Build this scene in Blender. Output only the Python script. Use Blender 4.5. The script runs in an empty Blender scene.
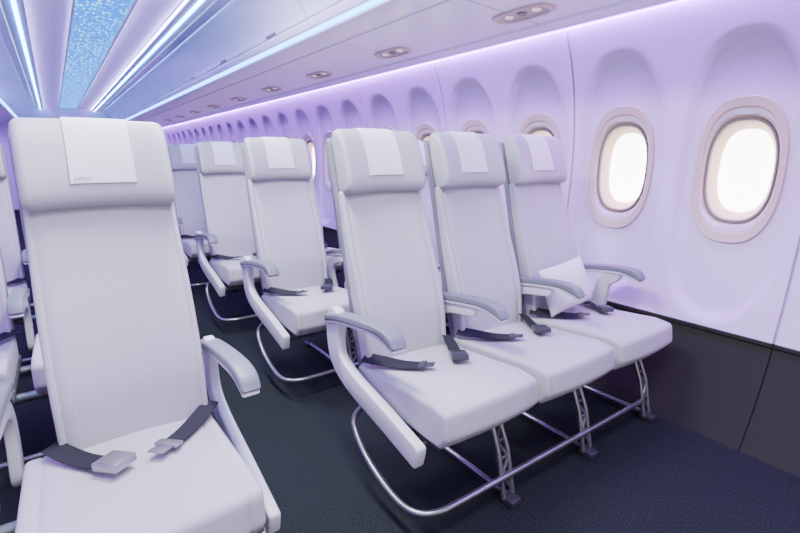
import bpy, bmesh, math, random
import numpy as np
from mathutils import Vector, Matrix
random.seed(4)
scene = bpy.context.scene
col = scene.collection
R = math.radians

# ------------------------------------------------------------------ materials
def mat(name, color, rough=.6, metal=0.0, bump=0.0, bscale=300, var=0.0, vscale=40, emis=None, estr=0.0, spec=None, coat=0.0):
    m = bpy.data.materials.new(name); m.use_nodes = True
    nt = m.node_tree; b = nt.nodes['Principled BSDF']
    b.inputs['Base Color'].default_value = (*color, 1)
    b.inputs['Roughness'].default_value = rough
    b.inputs['Metallic'].default_value = metal
    if spec is not None: b.inputs['Specular IOR Level'].default_value = spec
    if coat: b.inputs['Coat Weight'].default_value = coat; b.inputs['Coat Roughness'].default_value = .06
    tc = nt.nodes.new('ShaderNodeTexCoord')
    if var:
        n = nt.nodes.new('ShaderNodeTexNoise'); n.inputs['Scale'].default_value = vscale; n.inputs['Detail'].default_value = 3
        nt.links.new(tc.outputs['Object'], n.inputs['Vector'])
        r = nt.nodes.new('ShaderNodeValToRGB')
        r.color_ramp.elements[0].position = .3; r.color_ramp.elements[1].position = .7
        r.color_ramp.elements[0].color = (*[c*(1-var) for c in color], 1)
        r.color_ramp.elements[1].color = (*[min(1, c*(1+var)) for c in color], 1)
        nt.links.new(n.outputs['Fac'], r.inputs['Fac']); nt.links.new(r.outputs['Color'], b.inputs['Base Color'])
    if bump:
        n2 = nt.nodes.new('ShaderNodeTexNoise'); n2.inputs['Scale'].default_value = bscale; n2.inputs['Detail'].default_value = 2
        nt.links.new(tc.outputs['Object'], n2.inputs['Vector'])
        bp = nt.nodes.new('ShaderNodeBump'); bp.inputs['Strength'].default_value = bump; bp.inputs['Distance'].default_value = .003
        nt.links.new(n2.outputs['Fac'], bp.inputs['Height']); nt.links.new(bp.outputs['Normal'], b.inputs['Normal'])
    if emis:
        b.inputs['Emission Color'].default_value = (*emis, 1); b.inputs['Emission Strength'].default_value = estr
    return m

M = {}
M['fabric'] = mat('seat_fabric', (.405, .39, .42), .9, bump=.5, bscale=500, var=.10, vscale=380, spec=.2)
M['head'] = mat('headrest_leather', (.335, .325, .355), .5, bump=.08, bscale=400)
M['cover'] = mat('cover_cloth', (.60, .585, .625), .9, bump=.2, bscale=600)
M['shell'] = mat('shell_plastic', (.17, .17, .20), .4)
M['plastic'] = mat('white_plastic', (.53, .52, .55), .35)
M['armcap'] = mat('armrest_plastic', (.125, .135, .16), .45, bump=.05)
M['pan'] = mat('seat_pan', (.04, .04, .05), .5)
M['metal'] = mat('frame_metal', (.25, .25, .27), .30, .85)
M['foot'] = mat('foot_dark', (.02, .02, .026), .5)
M['strap'] = mat('belt_webbing', (.021, .022, .028), .85, bump=.3, bscale=500, spec=.12)
M['buckle'] = mat('buckle_metal', (.42, .42, .43), .34, 1)
M['buckle_dark'] = mat('buckle_slate', (.06, .063, .075), .3, .6)
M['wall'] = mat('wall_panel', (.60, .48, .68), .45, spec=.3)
M['ceil'] = mat('ceiling_panel', (.80, .75, .90), .3)
M['bin'] = mat('bin_plastic', (.80, .73, .91), .14, coat=.7)
M['joint'] = mat('panel_joint', (.24, .22, .34), .5)
M['dado'] = mat('dado_panel', (.0225, .0230, .0190), .7, spec=.1)
M['bezel'] = mat('window_bezel', (.50, .40, .345), .4)
M['rim'] = mat('window_gasket', (.16, .125, .11), .5)
M['reveal'] = mat('window_reveal', (.80, .58, .42), .5)
M['pane'] = mat('window_pane', (.9, .9, .9), .2, emis=(1, .93, .87), estr=10)
M['violet'] = mat('violet_led', (.8, .7, 1), .5, emis=(.46, .14, 1), estr=235)
M['cyan'] = mat('cyan_led', (.5, .8, 1), .5, emis=(.07, .42, 1), estr=10)
M['blue'] = mat('blue_led', (.5, .8, 1), .5, emis=(.08, .42, 1), estr=30)
M['lilac'] = mat('lilac_fill', (.7, .7, 1), .5, emis=(.48, .38, 1), estr=28)  # glow for the strips added to light the ceiling side panels
M['lens'] = mat('reading_lens', (.8, .7, .6), .3, emis=(1, .80, .6), estr=.7)
M['vent'] = mat('vent_grey', (.22, .185, .17), .4)
M['psu'] = mat('psu_cream', (.56, .46, .40), .4)
M['psuin'] = mat('psu_well', (.36, .31, .29), .5)
M['ink'] = mat('lettering_grey', (.16, .16, .18), .6)
M['pillow'] = mat('pillow_cloth', (.64, .62, .65), .9, bump=.25, bscale=250)

def carpet():
    m = mat('carpet', (.012, .018, .032), .95, bump=.3, bscale=420)
    nt = m.node_tree; b = nt.nodes['Principled BSDF']
    b.inputs['Specular IOR Level'].default_value = .04
    tc = nt.nodes.new('ShaderNodeTexCoord')
    v = nt.nodes.new('ShaderNodeTexNoise'); v.inputs['Scale'].default_value = 250; v.inputs['Detail'].default_value = 3; v.inputs['Roughness'].default_value = .8
    nt.links.new(tc.outputs['Object'], v.inputs['Vector'])
    r = nt.nodes.new('ShaderNodeValToRGB')
    r.color_ramp.elements[0].position = .42; r.color_ramp.elements[0].color = (.0040, .0055, .0064, 1)
    r.color_ramp.elements[1].position = .74; r.color_ramp.elements[1].color = (.044, .052, .054, 1)
    nt.links.new(v.outputs['Fac'], r.inputs['Fac']); nt.links.new(r.outputs['Color'], b.inputs['Base Color'])
    return m
M['carpet'] = carpet()

def sparkle():
    m = mat('sparkle_panel', (.5, .7, .9), .4)
    nt = m.node_tree; b = nt.nodes['Principled BSDF']
    tc = nt.nodes.new('ShaderNodeTexCoord')
    v = nt.nodes.new('ShaderNodeTexVoronoi'); v.inputs['Scale'].default_value = 22
    mp = nt.nodes.new('ShaderNodeMapping'); mp.inputs['Scale'].default_value = (1.6, .8, 1)
    nt.links.new(tc.outputs['Object'], mp.inputs['Vector']); nt.links.new(mp.outputs['Vector'], v.inputs['Vector'])
    r = nt.nodes.new('ShaderNodeValToRGB')
    r.color_ramp.elements[0].position = .14; r.color_ramp.elements[0].color = (1, 1, 1, 1)
    r.color_ramp.elements[1].position = .50; r.color_ramp.elements[1].color = (.0, .16, .72, 1)
    e = r.color_ramp.elements.new(.26); e.color = (.0, .50, .95, 1)
    nt.links.new(v.outputs['Distance'], r.inputs['Fac']); nt.links.new(r.outputs['Color'], b.inputs['Emission Color'])
    b.inputs['Base Color'].default_value = (.02, .05, .2, 1)
    b.inputs['Emission Strength'].default_value = 2.9
    return m
M['sparkle'] = sparkle()

# ------------------------------------------------------------------ mesh helpers
class MB:
    def __init__(s): s.v = []; s.f = []
    def add(s, vf):
        o = len(s.v); s.v += [tuple(p) for p in vf[0]]; s.f += [tuple(i+o for i in f) for f in vf[1]]; return s

def mk(name, vf, m, smooth=True, ang=42):
    if isinstance(vf, MB): vf = (vf.v, vf.f)
    me = bpy.data.meshes.new(name); me.from_pydata([tuple(p) for p in vf[0]], [], vf[1])
    bm = bmesh.new(); bm.from_mesh(me); bmesh.ops.recalc_face_normals(bm, faces=bm.faces); bm.to_mesh(me); bm.free()
    if smooth:
        me.polygons.foreach_set('use_smooth', [True]*len(me.polygons)); me.set_sharp_from_angle(angle=R(ang))
    me.materials.append(m)
    return me

def ob(name, me, parent=None, loc=None):
    o = bpy.data.objects.new(name, me); col.objects.link(o)
    if parent: o.parent = parent
    if loc: o.location = loc
    return o

def struct(name, me, loc=None):
    o = ob(name, me, None, loc); o['kind'] = 'structure'; return o

def thing(name, loc, label, cat, group=None):
    o = bpy.data.objects.new(name, None); col.objects.link(o); o.empty_display_size = .1
    o.location = loc; o['label'] = label; o['category'] = cat
    if group: o['group'] = group
    return o

def ccw(p):
    a = sum(p[i-1][0]*p[i][1]-p[i][0]*p[i-1][1] for i in range(len(p)))
    return list(p) if a > 0 else list(reversed(p))

def rpoly(pts, rad, seg=5):
    pts = ccw(pts); n = len(pts); out = []
    for i in range(n):
        a, b, c = Vector(pts[i-1]), Vector(pts[i]), Vector(pts[(i+1) % n])
        u = (a-b); w = (c-b); lu, lw = u.length, w.length; u.normalize(); w.normalize()
        th = math.acos(max(-1, min(1, u.dot(w))))
        if th > 3.1: out.append(b); continue
        t = min(rad/math.tan(th/2), lu*.49, lw*.49); rr = t*math.tan(th/2)
        p0, p1 = b+u*t, b+w*t
        cen = b+(u+w).normalized()*(rr/math.sin(th/2))
        a0 = math.atan2(*(p0-cen).yx); a1 = math.atan2(*(p1-cen).yx); d = (a1-a0+math.pi) % (2*math.pi)-math.pi
        for k in range(seg+1):
            q = a0+d*k/seg; out.append(cen+Vector((math.cos(q), math.sin(q)))*rr)
    return [tuple(p) for p in out]

def offs(p, d):
    n = len(p); out = []
    for i in range(n):
        a, b, c = Vector(p[i-1]), Vector(p[i]), Vector(p[(i+1) % n])
        e1, e2 = b-a, c-b
        n1 = Vector((e1.y, -e1.x)).normalized(); n2 = Vector((e2.y, -e2.x)).normalized()
        nn = (n1+n2).normalized(); k = max(nn.dot(n1), .5)
        out.append(tuple(b+nn*(d/k)))
    return out

def resample(p, n):
    q = [Vector(a) for a in p]+[Vector(p[0])]
    L = [0]
    for i in range(1, len(q)): L.append(L[-1]+(q[i]-q[i-1]).length)
    xs = np.interp(np.linspace(0, L[-1], n, endpoint=False), L, [a.x for a in q])
    ys = np.interp(np.linspace(0, L[-1], n, endpoint=False), L, [a.y for a in q])
    return list(zip(xs.tolist(), ys.tolist()))

def extr(prof, w, r=0.0, nr=4, nx=6, x0=0.0, fn=None, groove=()):
    """closed (y,z) profile swept along x, ends rounded by r; stitched seams pressed in at the groove positions"""
    prof = ccw(prof); n = len(prof); secs = []
    if r > 0:
        for i in range(nr):
            q = i/nr*math.pi/2; secs.append((-w/2+r*(1-math.cos(q)), r*(1-math.sin(q))))
    mid = [(-(w/2-r)+(w-2*r)*i/nx, 0) for i in range(nx+1)]
    for g in groove: mid += [(g-.0035, 0), (g-.001, .0028), (g+.001, .0028), (g+.0035, 0)]
    secs += sorted(mid)
    if r > 0:
        for i in reversed(range(nr)):
            q = i/nr*math.pi/2; secs.append((w/2-r*(1-math.cos(q)), r*(1-math.sin(q))))
    V = []; F = []
    for x, d in secs:
        pp = offs(prof, -d) if d > 1e-6 else prof
        for y, z in pp:
            q = (x, y, z)
            if fn: q = fn(*q)
            V.append((q[0]+x0, q[1], q[2]))
    for s in range(len(secs)-1):
        for i in range(n):
            j = (i+1) % n; F.append((s*n+i, s*n+j, (s+1)*n+j, (s+1)*n+i))
    F.append(tuple(range(n))); F.append(tuple((len(secs)-1)*n+i for i in range(n)))
    return V, F

def catmull(pts, seg=6):
    P = [Vector(p) for p in pts]; P = [P[0]*2-P[1]]+P+[P[-1]*2-P[-2]]; out = []
    for i in range(1, len(P)-2):
        for k in range(seg):
            t = k/seg; a, b, c, d = P[i-1:i+3]
            out.append(.5*((2*b)+(c-a)*t+(2*a-5*b+4*c-d)*t*t+(3*b-a-3*c+d)*t**3))
    out.append(P[-2]); return out

def cclosed(pts, seg=8):
    P = [Vector(p) for p in pts]; n = len(P); out = []
    for i in range(n):
        a, b, c, d = P[i-1], P[i], P[(i+1) % n], P[(i+2) % n]
        for k in range(seg):
            t = k/seg
            out.append(tuple(.5*((2*b)+(c-a)*t+(2*a-5*b+4*c-d)*t*t+(3*b-a-3*c+d)*t**3)))
    return out

def ribbon2(path, h0, h1=None, rnd=True):
    """closed 2D outline around a path, half width h0 -> h1"""
    h1 = h0 if h1 is None else h1
    P = [Vector(p[:2]) for p in path]; n = len(P); l = []; r = []
    for i in range(n):
        t = (P[min(i+1, n-1)]-P[max(i-1, 0)]).normalized(); nn = Vector((-t.y, t.x)); h = h0+(h1-h0)*i/(n-1)
        l.append(P[i]+nn*h); r.append(P[i]-nn*h)
    m = 1.0 if rnd else .45
    t = (P[-1]-P[-2]).normalized(); nn = Vector((-t.y, t.x))
    sq = lambda v: math.copysign(abs(v)**m, v)
    ce = [P[-1]+nn*h1*sq(math.cos(q))+t*h1*sq(math.sin(q))*(1 if rnd else .5) for q in [math.pi*k/8 for k in range(1, 8)]]
    t = (P[0]-P[1]).normalized(); nn = Vector((-t.y, t.x))
    cs = [P[0]+nn*h0*math.cos(q)+t*h0*math.sin(q) for q in [math.pi*k/6 for k in range(1, 6)]]
    return [tuple(p) for p in l+ce[::1]+r[::-1]+cs]

def tube(path, rad, n=10):
    P = [Vector(p) for p in path]; V = []; F = []
    t0 = (P[1]-P[0]).normalized(); up = Vector((0, 0, 1)) if abs(t0.z) < .9 else Vector((0, 1, 0))
    u = t0.cross(up).normalized()
    for i, p in enumerate(P):
        t = (P[min(i+1, len(P)-1)]-P[max(i-1, 0)]).normalized()
        u = (u-t*u.dot(t)).normalized(); w = t.cross(u)
        for k in range(n):
            q = 2*math.pi*k/n; V.append(p+(u*math.cos(q)+w*math.sin(q))*rad)
    for i in range(len(P)-1):
        for k in range(n):
            j = (k+1) % n; F.append((i*n+k, i*n+j, (i+1)*n+j, (i+1)*n+k))
    F.append(tuple(range(n))); F.append(tuple((len(P)-1)*n+k for k in range(n)))
    return V, F

def rbox(c, s, bev=.004, mx=None):
    bm = bmesh.new(); bmesh.ops.create_cube(bm, size=1)
    for v in bm.verts: v.co = Vector((v.co.x*s[0], v.co.y*s[1], v.co.z*s[2]))
    bmesh.ops.bevel(bm, geom=list(bm.edges), offset=bev, segments=2, affect='EDGES', profile=.5)
    for v in bm.verts:
        if mx: v.co = mx @ v.co
        v.co += Vector(c)
    bm.verts.index_update()
    r = ([tuple(v.co) for v in bm.verts], [tuple(v.index for v in f.verts) for f in bm.faces]); bm.free()
    return r

def strip(path, w, th, tilt=0.0):
    """webbing lying on a surface; tilt (radians) raises its rear edge, fading out towards the loose end"""
    P = [Vector(p) for p in path]; V = []; F = []; N = len(P)-1
    for i, p in enumerate(P):
        t = (P[min(i+1, N)]-P[max(i-1, 0)]).normalized()
        s = t.cross(Vector((0, 0, 1))).normalized()
        if s.y < 0: s = -s                       # s points to the rear of the seat
        a = tilt*(1-i/N)**.7
        s2 = s*math.cos(a)+Vector((0, 0, 1))*math.sin(a); nn = t.cross(s2)
        if nn.z < 0: nn = -nn
        c = p+Vector((0, 0, w/2*math.sin(a)))
        V += [c-s2*w/2, c+s2*w/2, c+s2*w/2+nn*th, c-s2*w/2+nn*th]
    for i in range(N):
        for k in range(4):
            j = (k+1) % 4; F.append((i*4+k, i*4+j, i*4+4+j, i*4+4+k))
    F.append((0, 1, 2, 3)); e = N*4; F.append((e, e+1, e+2, e+3))
    return V, F

def mir(vf, m):
    if isinstance(vf, MB): vf = (vf.v, vf.f)
    return ([(p[0]*m, p[1], p[2]) for p in vf[0]], vf[1])

# ------------------------------------------------------------------ dimensions
XC = .42                    # cabin centre line
EYE = 1.15
S = .45                     # seat spacing
PITCH = 1.05
Y0 = 1.257
YA, YB = -.75, 13.2         # ends of the modelled cabin
zs_ = [0, .15, .4, .8, 1.08, 1.4, 1.65, 1.76]; xs_ = [2.07, 2.15, 2.25, 2.325, 2.345, 2.325, 2.255, 2.205]
PF = np.polyfit(zs_, xs_, 4)
def WX(z): return float(np.polyval(PF, z))

# ------------------------------------------------------------------ room shell
def sheet(prof, y0, y1, ny=1):
    V = []; F = []; n = len(prof)
    for k in range(ny+1):
        y = y0+(y1-y0)*k/ny
        V += [(p[0], y, p[1]) for p in prof]
    for k in range(ny):
        for i in range(n-1): F.append((k*n+i, k*n+i+1, (k+1)*n+i+1, (k+1)*n+i))
    return V, F

W0, WP = .846, .530         # first window y, window spacing
ZC = 1.082
def sm(a, b, x):
    t = np.clip((x-a)/(b-a), 0, 1); return t*t*(3-2*t)

def wall_mesh():
    ys = []
    k0 = -3; nW = 28
    for k in range(k0, k0+nW):
        c = W0+k*WP
        a, b = c-WP/2, c+WP/2
        if (k-1) % 2 == 0:  # seam on the far side of each second window
            ys += list(np.linspace(a, b-.009, 46)); ys += [b-.006, b-.0035, b+.0035]
        else:
            ys += list(np.linspace(a+.006, b, 47, endpoint=False))
    ys = np.array([y for y in ys if YA <= y <= YB])
    zz = np.linspace(.41, 1.765, 122)
    Yg, Zg = np.meshgrid(ys, zz, indexing='ij')
    dep = np.polyval(PF, Zg)
    dy = (Yg-W0+WP/2) % WP-WP/2
    r1 = ((np.abs(dy)/.230)**2.6+(np.abs(Zg-1.035)/.605)**2.6)**(1/2.6)
    dep = dep+.030*sm(1.0, .915, r1)
    r2 = ((np.abs(dy)/.140)**2.6+(np.abs(Zg-ZC)/.235)**2.6)**(1/2.6)
    dep = dep+.115*sm(1.0, .90, r2)
    seam = W0+WP*1.5
    ds = np.abs((Yg-seam+WP) % (2*WP)-WP)
    dep = dep+np.where(ds < .0045, .016, 0)
    ny, nz = Yg.shape
    V = np.stack([dep, Yg, Zg], -1).reshape(-1, 3).tolist()
    F = [(i*nz+j, i*nz+j+1, (i+1)*nz+j+1, (i+1)*nz+j) for i in range(ny-1) for j in range(nz-1)]
    return V, F

wm = mk('wall_right', wall_mesh(), M['wall'], ang=60)
struct('wall_right', wm)
plain = [(WX(z), z) for z in np.linspace(.41, 1.765, 24)]
struct('wall_left', mk('wall_left', ([(2*XC-p[0], p[1], p[2]) for p in sheet(plain, YA, YB, 8)[0]], sheet(plain, YA, YB, 8)[1]), M['wall']))

def dado():
    b = MB(); seam0 = W0+WP*1.5
    edges = [YA]+[seam0+k*2*WP for k in range(-2, 12) if YA < seam0+k*2*WP < YB]+[YB]
    pr = [(WX(.412)-.004, .415), (WX(.41)-.010, .412), (WX(.40)-.008, .400)]+[(WX(z)+.004, z) for z in np.linspace(.395, 0, 14)]
    for a, c in zip(edges[:-1], edges[1:]): b.add(sheet(pr, a+.002, c-.002))
    b.add(sheet([(WX(z)+.02, z) for z in np.linspace(.41, -.01, 10)], YA, YB))
    return b
dd = dado()
struct('baseboard_right', mk('baseboard_right', dd, M['dado']))
struct('baseboard_left', mk('baseboard_left', ([(2*XC-p[0], p[1], p[2]) for p in dd.v], dd.f), M['dado']))

fl = 2*XC-2.2
struct('floor', mk('floor', rbox(((2.2+fl)/2, (YA+YB)/2, -.02), (2.2-fl, YB-YA, .04), .001), M['carpet'], False))
struct('wall_back', mk('wall_back', rbox((XC, YB+.03, 1.1), (4.2, .05, 2.4), .002), M['wall'], False))

# ceiling: lit centre, raised side panels washed by a hidden lilac strip added to brighten them, thin blue line by the bins
def sym(pr): return [(XC+a, z) for a, z in pr]
half = [(.155, 2.150), (.160, 2.138), (.175, 2.138), (.182, 2.152), (.21, 2.172), (.28, 2.186), (.35, 2.184), (.405, 2.172), (.436, 2.166), (.436, 2.118), (.450, 2.114), (.478, 2.114), (.482, 2.122), (.502, 2.122), (.506, 2.114), (.535, 2.114), (.56, 2.115)]
cb = MB(); cb.add(sheet(sym(half), YA, YB, 6)); cb.add(sheet(sym([(-a, z) for a, z in half]), YA, YB, 6))
struct('ceiling', mk('ceiling', cb, M['ceil'], ang=30))
struct('trim_1', mk('trim_1', sheet(sym([(-.158, 2.149), (-.152, 2.156), (.152, 2.156), (.158, 2.149)]), YA, YB, 1), M['sparkle'], False))
for s, n in ((1, 2), (-1, 3)):
    struct('trim_%d' % n, mk('trim_led', sheet([(XC+s*.484, 2.116), (XC+s*.488, 2.102), (XC+s*.496, 2.102), (XC+s*.500, 2.116)], YA, YB), M['blue'], False))
for s, n in ((1, 12), (-1, 13)):
    struct('trim_%d' % n, mk('trim_led', sheet([(XC+s*.4345, 2.130), (XC+s*.4345, 2.152)], YA, YB), M['lilac'], False))  # added lilac fill strip behind the lip, lights the side panel
# service channel under the bins: stepped panels, its two light lines
ch = [(1.291, 1.822), (1.298, 1.808), (1.316, 1.804), (1.42, 1.801), (1.455, 1.798), (1.465, 1.808), (1.495, 1.810), (1.50, 1.804), (1.60, 1.800), (1.72, 1.793), (1.96, 1.780), (2.02, 1.776), (2.025, 1.786), (2.050, 1.787), (2.055, 1.773), (2.10, 1.770), (2.160, 1.765), (2.167, 1.770), (2.17, 1.785), (2.215, 1.785), (2.22, 1.76)]
struct('trim_4', mk('trim_channel', sheet(ch, YA, YB), M['ceil'], ang=20))
struct('trim_5', mk('trim_channel', sheet([(2*XC-a, z) for a, z in ch], YA, YB), M['ceil'], ang=20))
for s, n in ((1, 6), (-1, 7)):
    f = (lambda x: x) if s > 0 else (lambda x: 2*XC-x)
    struct('trim_%d' % n, mk('trim_led', sheet([(f(2.173), 1.779), (f(2.203), 1.779)], YA, YB), M['violet'], False))
for s, n in ((1, 8), (-1, 9)):
    f = (lambda x: x) if s > 0 else (lambda x: 2*XC-x)
    struct('trim_%d' % n, mk('trim_led', sheet([(f(1.263), 1.823), (f(1.272), 1.815), (f(1.286), 1.813)], YA, YB), M['cyan'], False))
jb = MB()
for k in range(13):         # cross joints of the service channel
    y = .62+PITCH*k
    jb.add(sheet([(1.502, 1.8028), (1.60, 1.7988), (1.72, 1.7918), (1.96, 1.7788), (2.018, 1.7749)], y-.003, y+.003))
struct('trim_11', mk('trim_joint', jb, M['joint'], False))

# ------------------------------------------------------------------ windows
def se(a, b, p=2.6, n=72):
    out = []
    for k in range(n):
        q = 2*math.pi*k/n; c, s = math.cos(q), math.sin(q)
        out.append((a*math.copysign(abs(c)**(2/p), c), b*math.copysign(abs(s)**(2/p), s)))
    return out
def rings(lst, cap=False):
    V = []; F = []; n = 72
    for a, b, o in lst:
        for y, z in se(a, b): V.append((WX(ZC+z)+o, y, ZC+z))
    for i in range(len(lst)-1):
        for k in range(n):
            j = (k+1) % n; F.append((i*n+k, i*n+j, (i+1)*n+j, (i+1)*n+k))
    if cap:
        V.append((WX(ZC)+lst[-1][2], 0, ZC)); c = len(V)-1; b = (len(lst)-1)*n
        for k in range(n): F.append((b+k, b+(k+1) % n, c))
    return V, F
bez = mk('window_bezel', rings([(.170, .306, .038), (.169, .305, .022), (.166, .302, .017), (.150, .266, .020), (.149, .264, .029), (.140, .243, .032), (.137, .232, .040), (.132, .222, .055)]), M['bezel'], ang=35)
gask = mk('window_gasket', rings([(.133, .223, .056), (.131, .220, .045), (.124, .210, .045), (.121, .206, .057)]), M['rim'], ang=50)
reve = mk('window_reveal', rings([(.1215, .207, .055), (.117, .200, .063), (.100, .176, .108)]), M['reveal'], ang=70)
pane = mk('window_pane', rings([(.102, .178, .106), (.06, .1, .106)], True), M['pane'])
for k in range(0, 22):
    o = struct('window_%d' % (k+1), bez, (0, W0+k*WP, 0))
    ob('gasket', gask, o); ob('reveal', reve, o); ob('pane', pane, o)

# ------------------------------------------------------------------ overhead bins
BL = 2*PITCH
binp = [(.985, 2.115), (1.04, 2.105), (1.105, 2.065), (1.170, 2.000), (1.222, 1.920), (1.248, 1.855), (1.260, 1.832), (1.296, 1.826), (2.02, 1.81), (2.02, 2.2), (1.0, 2.2)]
headc = catmull([(.990, 2.1145, 0), (1.015, 2.110, 0), (1.038, 2.1055, 0)], 4)
doorc = catmull([(1.058, 2.0955, 0), (1.105, 2.065, 0), (1.170, 2.000, 0), (1.222, 1.920, 0), (1.2375, 1.882, 0)], 6)
railc = catmull([(1.2438, 1.866, 0), (1.248, 1.855, 0), (1.2562, 1.838, 0)], 4)
def sw(vf, s):
    return ([((XC+s*(z_x-XC)), yy, zz) for z_x, yy, zz in [(p[1], p[0], p[2]) for p in vf[0]]], vf[1])
rowword = ['nearest', 'second', 'third', 'fourth', 'fifth', 'sixth', 'seventh']
for s, side in ((1, 'window'), (-1, 'left')):
    bm_ = mk('bin_body', sw(extr(rpoly(binp, .012, 3), BL-.004, 0, nx=1), s), M['bin'], ang=30)
    dm = mk('bin_door', sw(extr(ribbon2(doorc, .010), PITCH-.012, .0, 1, 1), s), M['bin'], ang=30)
    sb = mk('bin_seal', sw(extr(ribbon2(doorc, .0035), .016, .0, 1, 1), s), M['joint'], ang=30)
    rm = mk('bin_rail', sw(extr(ribbon2(railc, .009), BL-.006, .0, 1, 1), s), M['bin'], ang=30)
    hm = mk('bin_header', sw(extr(ribbon2(headc, .006), BL-.006, .0, 1, 1), s), M['bin'], ang=30)
    lm = mk('bin_latch', sw(rbox((0, 1.229, 1.886), (.16, .018, .016), .004), s), M['armcap'])
    for k in range(6):
        y = .9+BL*(k+.5)-.4
        t = thing('overhead_bin', (0, y, 0), ('pale overhead bin above the windows, %s along the cabin' if side == 'window' else 'pale overhead bin at the left ceiling edge, %s along the cabin') % rowword[k], 'overhead bin', 'overhead bins on the %s side' % side)
        ob('body', bm_, t); ob('rail', rm, t); ob('header', hm, t)
        ob('seal', sb, t); ob('seal', sb, t, (0, BL/2-.012, 0))
        for d in (-.5, .5):
            dr = ob('door', dm, t, (0, d*PITCH, 0)); ob('latch', lm, dr)

# ------------------------------------------------------------------ service units with reading lights
def disc(cx, cy, prof, n=24, ax=1, ay=1, p=2):
    V = []; F = []
    for r, z in prof:
        for k in range(n):
            q = 2*math.pi*k/n; c, s = math.cos(q), math.sin(q)
            V.append((cx+r*ax*math.copysign(abs(c)**(2/p), c), cy+r*ay*math.copysign(abs(s)**(2/p), s), z))
    for i in range(len(prof)-1):
        for k in range(n):
            j = (k+1) % n; F.append((i*n+k, i*n+j, (i+1)*n+j, (i+1)*n+k))
    F.append(tuple((len(prof)-1)*n+k for k in range(n)))
    return V, F
plate = mk('psu_plate', disc(0, 0, [(1, .012), (1, -.004), (.97, -.010), (.84, -.010), (.78, -.001)], 40, .070, .165, 3), M['psu'])
well = mk('psu_well', disc(0, 0, [(.80, -.004), (.79, -.0015), (.4, -.001)], 40, .070, .165, 3), M['psuin'])
lens = mk('psu_lens', disc(0, 0, [(1, .0), (1, -.005), (.8, -.006), (.6, -.005)], 20, .020, .020), M['lens'])
vnt = mk('psu_vent', disc(0, 0, [(1, .0), (1, -.006), (.8, -.008), (.55, -.004), (.3, -.007)], 20, .024, .024), M['vent'])
for k in range(9):
    t = thing('passenger_service_unit', (1.85, 1.62+PITCH*k, 1.785), 'oval reading light unit under the bins, %s from the camera' % (['first', 'second', 'third', 'fourth', 'fifth', 'sixth', 'seventh', 'eighth', 'ninth'][k]), 'reading light', 'reading light units under the bins')
    t.rotation_euler = (0, R(3.2), 0)
    p_ = ob('panel', plate, t); ob('well', well, p_)
    for d in (-.08, .08): ob('reading_light', lens, t, (-.003, d, 0))
    ob('air_vent', vnt, t, (-.003, 0, 0))

# ------------------------------------------------------------------ the seat
A = R(14.5); BY, BZ = .10, .40
def bk(s, n): return (BY+s*math.sin(A)-n*math.cos(A), BZ+s*math.cos(A)+n*math.sin(A))
def bkp(lst): return [bk(s, n) for s, n in lst]

def back_fn(x, y, z):
    t = max(0, min(1, (z-.40)/.65)); w = 1+.04*math.sin(t*math.pi)-.02*t
    f = .75*x*x
    return (x*w, y-f, z)
bfront = [tuple(p)[:2] for p in catmull([(-.02, .026, 0), (.08, .042, 0), (.18, .052, 0), (.32, .044, 0), (.48, .027, 0), (.648, .014, 0)], 8)]
backp = resample(rpoly(bkp(bfront+[(.648, -.018), (-.02, -.018)]), .013, 5), 130)
def head_fn(x, y, z): return (x, y-1.1*x*x*math.cos(A), z+1.1*x*x*math.sin(A)-.40*x*x)
headp = resample(cclosed(bkp([(.633, .014), (.634, .040), (.645, .058), (.674, .067), (.73, .067), (.79, .060), (.835, .047), (.862, .024), (.868, .0), (.858, -.018), (.825, -.028), (.74, -.030), (.660, -.028), (.636, -.012)])), 130)
shellp = rpoly(bkp([(-.08, -.006), (.60, -.008), (.82, -.014), (.845, -.026), (.838, -.036), (.62, -.040), (.2, -.050), (-.08, -.040)]), .006, 3)
def ztop(y): return .437-.067*y
def cush_fn(x, y, z):
    k = max(0, (z-.36)/.1); return (x, y+.3*x*x*(1 if y < -.2 else 0)*max(0, (-y-.2)/.18), z+.004*k*(1-(x/.21)**2))
cushp = resample(rpoly([(.105, .426), (-.10, .444), (-.31, .460), (-.384, .451), (-.396, .375), (-.36, .333), (.105, .337)], .020, 6), 130)
panp = rpoly([(.12, .338), (-.33, .334), (-.34, .318), (.12, .314)], .004, 2)

# cover ribbon over the headrest
s_of = lambda p: (p[0]-BY)*math.sin(A)+(p[1]-BZ)*math.cos(A)
n_of = lambda p: -(p[0]-BY)*math.cos(A)+(p[1]-BZ)*math.sin(A)
hp = ccw(headp); ho1 = offs(hp, .0010); ho2 = offs(hp, .0040)
sel = [i for i in range(len(hp)) if (s_of(hp[i]) > .683 and n_of(hp[i]) > .0) or s_of(hp[i]) > .77]
st = [i for i in sel if (i-1) % len(hp) not in sel][0]
order = []; i = st
while i in sel and len(order) < len(hp): order.append(i); i = (i+1) % len(hp)
coverp = [ho2[i] for i in order]+[ho1[i] for i in reversed(order)]
def mk_cover(x0):
    def cover_fn(x, y, z):
        q = head_fn(x+x0, y, z)
        drop = max(0, (1.16-z)/.10) if y < .30 else 0
        return (x*(1+.03*drop), q[1]-.0008*drop*(1+math.cos(x*95)), q[2])
    return extr(coverp, .144, 0, nx=16, x0=x0, fn=cover_fn)

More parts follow.
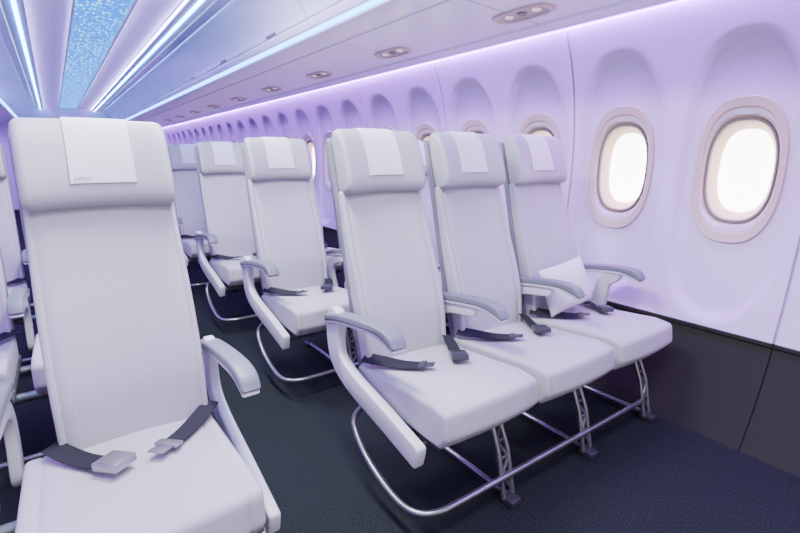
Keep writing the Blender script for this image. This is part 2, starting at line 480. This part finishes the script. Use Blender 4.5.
capp = [tuple(p)[:2] for p in catmull([(.235, .590, 0), (.14, .614, 0), (.0, .634, 0), (-.12, .643, 0), (-.180, .632, 0), (-.205, .602, 0)], 5)]
capl = [tuple(p)[:2] for p in catmull([(-.198, .594, 0), (-.16, .606, 0), (-.10, .616, 0), (.0, .608, 0), (.14, .588, 0), (.235, .564, 0)], 5)]
capp = capp+capl
underp = [(y, z-.014) for y, z in offs(ccw(capp), -.003)]
jpath = [tuple(p)[:2] for p in catmull([(.185, .580, 0), (.195, .51, 0), (.170, .430, 0), (.07, .380, 0), (-.12, .338, 0), (-.29, .298, 0)], 6)]
jp = ribbon2(jpath, .046, .038, rnd=False)
jpn = ribbon2(jpath, .034, .032, rnd=False)
spath = [tuple(p)[:2] for p in catmull([(-.04, .588, 0), (.10, .566, 0), (.185, .52, 0), (.205, .45, 0), (.17, .36, 0)], 6)]
sp = ribbon2(spath, .024, .032)
wpath = [tuple(p)[:2] for p in catmull([(-.07, .592, 0), (-.02, .553, 0), (-.005, .49, 0), (.01, .42, 0), (.04, .36, 0)], 6)]
wp = ribbon2(wpath, .028, .040)

def strap_pts(x0, x1, ye, sag=0):
    P = []
    for k in range(15):
        t = k/14; y = .075+(ye-.075)*t; x = x0+(x1-x0)*(t**1.15)
        z = ztop(y)+.0110+.004*(1+math.sin(t*math.pi*2.2+sag))*t+(.010*(1-t)**3)
        P.append((x, y, z))
    return P

mesh_cache = {}
def seat_meshes(m):
    if m in mesh_cache: return mesh_cache[m]
    D = {}
    D['cushion'] = mk('cushion', extr(cushp, .43 if m < 0 else .396, .014, 5, 8, x0=-.034 if m < 0 else 0, fn=cush_fn, groove=(-.178, .178)), M['fabric'], ang=80)
    D['seat_pan'] = mk('seat_pan', extr(panp, .370), M['pan'])
    D['backrest'] = mk('backrest', extr(backp, .346 if m < 0 else .358, .012, 5, 10, fn=back_fn, groove=(-.156, .156)), M['fabric'], ang=80)
    D['headrest'] = mk('headrest', extr(headp, .342, .022, 6, 12, fn=head_fn), M['head'], ang=80)
    D['headrest_cover'] = mk('headrest_cover', mk_cover(.008 if m < 0 else .0), M['cover'], ang=50)
    D['back_shell'] = mk('back_shell', extr(shellp, .356, .006, 2, 8, fn=lambda x, y, z: (x, y-.6*x*x, z)), M['shell'])
    wd = .044 if m < 0 else .048; tl = R(14) if m < 0 else R(24)
    lp = strap_pts(-.185, -.048 if m < 0 else -.062, -.085 if m < 0 else -.095); D['strap_a'] = mk('belt_strap', mir(strip(lp, wd, .0025, tl), m), M['strap'], ang=30)
    rp = strap_pts(.190, .078 if m < 0 else .085, -.100 if m < 0 else -.115, 1); D['strap_b'] = mk('belt_strap', mir(strip(rp, wd, .0025, tl), m), M['strap'], ang=30)
    def end_mx(P):
        t = (Vector(P[-1])-Vector(P[-3])).normalized(); s = t.cross(Vector((0, 0, 1))).normalized(); n = s.cross(t)
        return Matrix((s, t, n)).transposed(), t
    mx, t = end_mx(rp)
    D['buckle'] = mk('buckle', mir(MB().add(rbox(Vector(rp[-1])+t*.012+Vector((0, 0, .009)), (.058, .072, .019), .003, mx)).add(rbox(Vector(rp[-1])+t*.014+Vector((0, 0, .0193)), (.048, .050, .003), .001, mx)), m), M['buckle' if m < 0 else 'buckle_dark'], ang=30)
    mx, t = end_mx(lp); g = 1.1 if m < 0 else .9
    D['latch_tongue'] = mk('latch_tongue', mir(MB().add(rbox(Vector(lp[-1])+t*.004+Vector((0, 0, .004)), ((wd+.01)*g, .026*g, .008), .002, mx)).add(rbox(Vector(lp[-1])+t*.030*g+Vector((0, 0, .003)), (.036*g, .040*g, .004), .001, mx)), m), M['buckle' if m < 0 else 'buckle_dark'], ang=30)
    def arm(x0, pr, w, ws):
        c = mk('arm_pad', mir(extr(capp, w, .007, 3, 2, x0=x0), m), M['armcap'], ang=60)
        b = MB(); b.add(extr(underp, w-.006, .005, 2, 2, x0=x0)); b.add(extr(pr, ws, .006, 3, 2, x0=x0))
        return c, mk('arm_support', mir(b, m), M['plastic'], ang=60)
    D['aisle_pad'], D['aisle_sup'] = arm(-.228, jp, .056, .034) if m > 0 else arm(-.221, jpn, .050, .030)
    D['mid_pad'], D['mid_sup'] = arm(-.222, sp, .048, .026)
    D['win_pad'], D['win_sup'] = arm(.240, wp, .054, .034)
    mesh_cache[m] = D
    return D

def make_seat(loc, kind, m, label, group):
    D = seat_meshes(m)
    t = thing('airplane_seat', loc, label, 'seat', group)
    ob('cushion', D['cushion'], t); ob('seat_pan', D['seat_pan'], t); ob('backrest', D['backrest'], t)
    ob('back_shell', D['back_shell'], t)
    h = ob('headrest', D['headrest'], t); c = ob('headrest_cover', D['headrest_cover'], h); c['label'] = 'white cloth headrest cover'
    a = ob('seat_belt', D['strap_a'], t); ob('latch_tongue', D['latch_tongue'], a)
    b = ob('seat_belt', D['strap_b'], t); ob('buckle', D['buckle'], b)
    k = 'aisle' if kind == 'aisle' else 'mid'
    ar = ob('armrest', D[k+'_sup'], t); ob('arm_pad', D[k+'_pad'], ar)
    if kind == 'window':
        ar = ob('armrest', D['win_sup'], t); ob('arm_pad', D['win_pad'], ar)
    return t

# shared leg frame under a row (local x = 0 at the aisle seat's centre)
frame_cache = {}
def frame_meshes(m, n):
    if (m, n) in frame_cache: return frame_cache[(m, n)]
    D = {}; x1 = S*(n-1)+.20
    D['beam'] = [mk('cross_beam', mir(tube([(-.20, y, .294), (x1, y, .294)], .018, 12), m), M['metal']) for y in (-.24, .04)]
    lx = [.13+S*i for i in range(n)]
    D['legs'] = []; D['feet'] = []
    for x in lx:
        b = MB()
        for d in (-.022, .022): b.add(tube([(x+d, -.335, .02), (x+d, -.30, .18), (x+d*.8, -.25, .295)], .0095, 8))
        zl = [(.045, -.330), (.10, -.320), (.155, -.307), (.21, -.287), (.262, -.265)]
        for k in range(4):
            (za, ya), (zb, yb) = zl[k], zl[k+1]; sg = 1 if k % 2 else -1
            b.add(tube([(x-sg*.02, ya, za), (x+sg*.02, yb, zb)], .0055, 6))
            b.add(rbox((x, yb, zb), (.040, .010, .012), .002))
        b.add(tube([(x, -.33, .026), (x, .26, .026)], .011, 8))
        b.add(tube([(x, .25, .03), (x, .12, .16), (x, -.02, .29)], .012, 8))
        D['legs'].append(mk('leg', mir(b, m), M['metal'], ang=50))
        D['feet'].append([mk('foot', mir(rbox((x, -.345, .014), (.05, .06, .027), .006), m), M['foot']), mk('foot', mir(rbox((x, .26, .014), (.04, .06, .027), .006), m), M['foot'])])
    pth = [(x1-.12, -.33, .10)]+[(x, -.33, .10) for x in np.arange(x1-.3, -.12, -.15)]+[(-.17, -.325, .10), (-.225, -.29, .098), (-.245, -.22, .10), (-.247, -.10, .125), (-.245, .0, .17), (-.235, .07, .235), (-.20, .06, .29)]
    D['bar'] = mk('baggage_bar', mir(tube(catmull(pth, 5), .0105, 10), m), M['metal'])
    frame_cache[(m, n)] = D; return D

def make_frame(loc, m, n, label, group):
    D = frame_meshes(m, n)
    t = thing('seat_leg_frame', loc, label, 'seat frame', group)
    for b in D['beam']: ob('cross_beam', b, t)
    for l, f in zip(D['legs'], D['feet']):
        o = ob('leg', l, t)
        for q in f: ob('foot', q, o)
    ob('baggage_bar', D['bar'], t)

RX, LX = .980, .094
nth = ['front', 'second', 'third', 'fourth', 'fifth']
for k in range(5):
    y = Y0+PITCH*k
    rx = RX+(.024 if k else 0)
    for i, kd in enumerate(('aisle', 'middle', 'window')):
        if k >= 2 and i == 2: continue      # hidden in the photograph
        extra = {(0, 0): 'pale grey aisle seat in the front row by the windows, centre of the photo',
                 (0, 1): 'pale grey middle seat in the front row by the windows',
                 (0, 2): 'pale grey window seat in the front row, holding the white pillow'}
        lab = extra.get((k, i), 'pale grey %s seat in the %s row on the window side' % (kd, nth[k]))
        make_seat((rx+(S-.008)*i+(.06 if k and i else 0), y, 0), kd, 1, lab, 'seats on the window side')
    make_frame((rx, y, 0), 1, 3 if k < 2 else 2, 'metal leg frame under the %s row on the window side' % nth[k], 'seat leg frames')
for k in range(3):
    y = Y0+PITCH*k
    for i, kd in enumerate(('aisle', 'middle')):
        lab = {(0, 0): 'large pale grey seat nearest the camera at lower left', (0, 1): 'pale grey seat cut off at the lower left edge, beside the nearest seat'}.get((k, i), 'pale grey %s seat in the %s row left of the aisle' % (kd, nth[k]))
        s = make_seat((LX-(S+.045)*i, y, 0), kd, -1, lab, 'seats left of the aisle')
        if k == 0 and i == 0: big = s
    make_frame((LX, y, 0), -1, 2, 'metal leg frame under the %s row left of the aisle' % nth[k], 'seat leg frames')

# tiny printed lettering on the nearest headrest cover
cu = bpy.data.curves.new('lettering', 'FONT'); cu.body = 'AIRBUS'; cu.size = .012; cu.extrude = .0003
to = bpy.data.objects.new('lettering_tmp', cu); col.objects.link(to)
bpy.context.view_layer.update()
tm = bpy.data.meshes.new_from_object(to.evaluated_get(bpy.context.evaluated_depsgraph_get()))
bpy.data.objects.remove(to)
tm.materials.clear(); tm.materials.append(M['ink'])
hd = [c for c in big.children if c.name.startswith('headrest')][0]
lt = ob('lettering', tm, hd); lt['label'] = 'small grey printed lettering'
q = bk(.692, .0750)
lt.matrix_local = Matrix(((1, 0, 0, -.058), (0, math.sin(A), -math.cos(A), q[0]-.005), (0, math.cos(A), math.sin(A), q[1]), (0, 0, 0, 1)))

# ------------------------------------------------------------------ pillow
def pillow(w, h, th, n=26):
    V = []; F = []
    for sgn in (1, -1):
        for i in range(n+1):
            for j in range(n+1):
                u, v = -1+2*i/n, -1+2*j/n
                e = max(0, (1-abs(u)**2.6))*max(0, (1-abs(v)**2.6))
                pin = 1-.05*(1-abs(u)**2)*abs(v)**4; pin2 = 1-.05*(1-abs(v)**2)*abs(u)**4
                V.append((u*w/2*pin2, sgn*th/2*e**.6, v*h/2*pin))
        o = 0 if sgn == 1 else (n+1)**2
        for i in range(n):
            for j in range(n):
                a = o+i*(n+1)+j; F.append((a, a+1, a+n+2, a+n+1))
    return V, F
pm = mk('pillow', pillow(.29, .215, .10), M['pillow'], ang=80)
bm = bmesh.new(); bm.from_mesh(pm); bmesh.ops.remove_doubles(bm, verts=bm.verts, dist=.0004); bmesh.ops.recalc_face_normals(bm, faces=bm.faces); bm.to_mesh(pm); bm.free()
pm.polygons.foreach_set('use_smooth', [True]*len(pm.polygons))
po = ob('pillow', pm, None, (1.832, 1.262, .570)); po.rotation_euler = (R(-19), R(-7), R(-2))
po['label'] = 'small white pillow leaning on the front window seat'; po['category'] = 'pillow'

# ------------------------------------------------------------------ light and camera
w = bpy.data.worlds.new('world'); scene.world = w; w.use_nodes = True
bg = w.node_tree.nodes['Background']; bg.inputs['Color'].default_value = (1, .955, .975, 1); bg.inputs['Strength'].default_value = 1.25
for y, e in ((.15, 38), (1.35, 52), (2.55, 56)):     # added fill lamps over the aisle, out of view, for light from above
    l = bpy.data.lights.new('fill_lamp', 'AREA'); l.shape = 'RECTANGLE'; l.size = .24; l.size_y = .6; l.energy = e; l.color = (1, .98, .98)
    lo = bpy.data.objects.new('fill_lamp', l); col.objects.link(lo); lo.location = (XC, y, 2.136)

cam = bpy.data.cameras.new('camera'); co = bpy.data.objects.new('camera', cam); col.objects.link(co)
cam.sensor_width = 36; cam.lens = 36*475/800; cam.clip_start = .02
co.location = (0, 0, EYE); co.rotation_euler = (R(90-13.2), 0, R(-35.5))
scene.camera = co
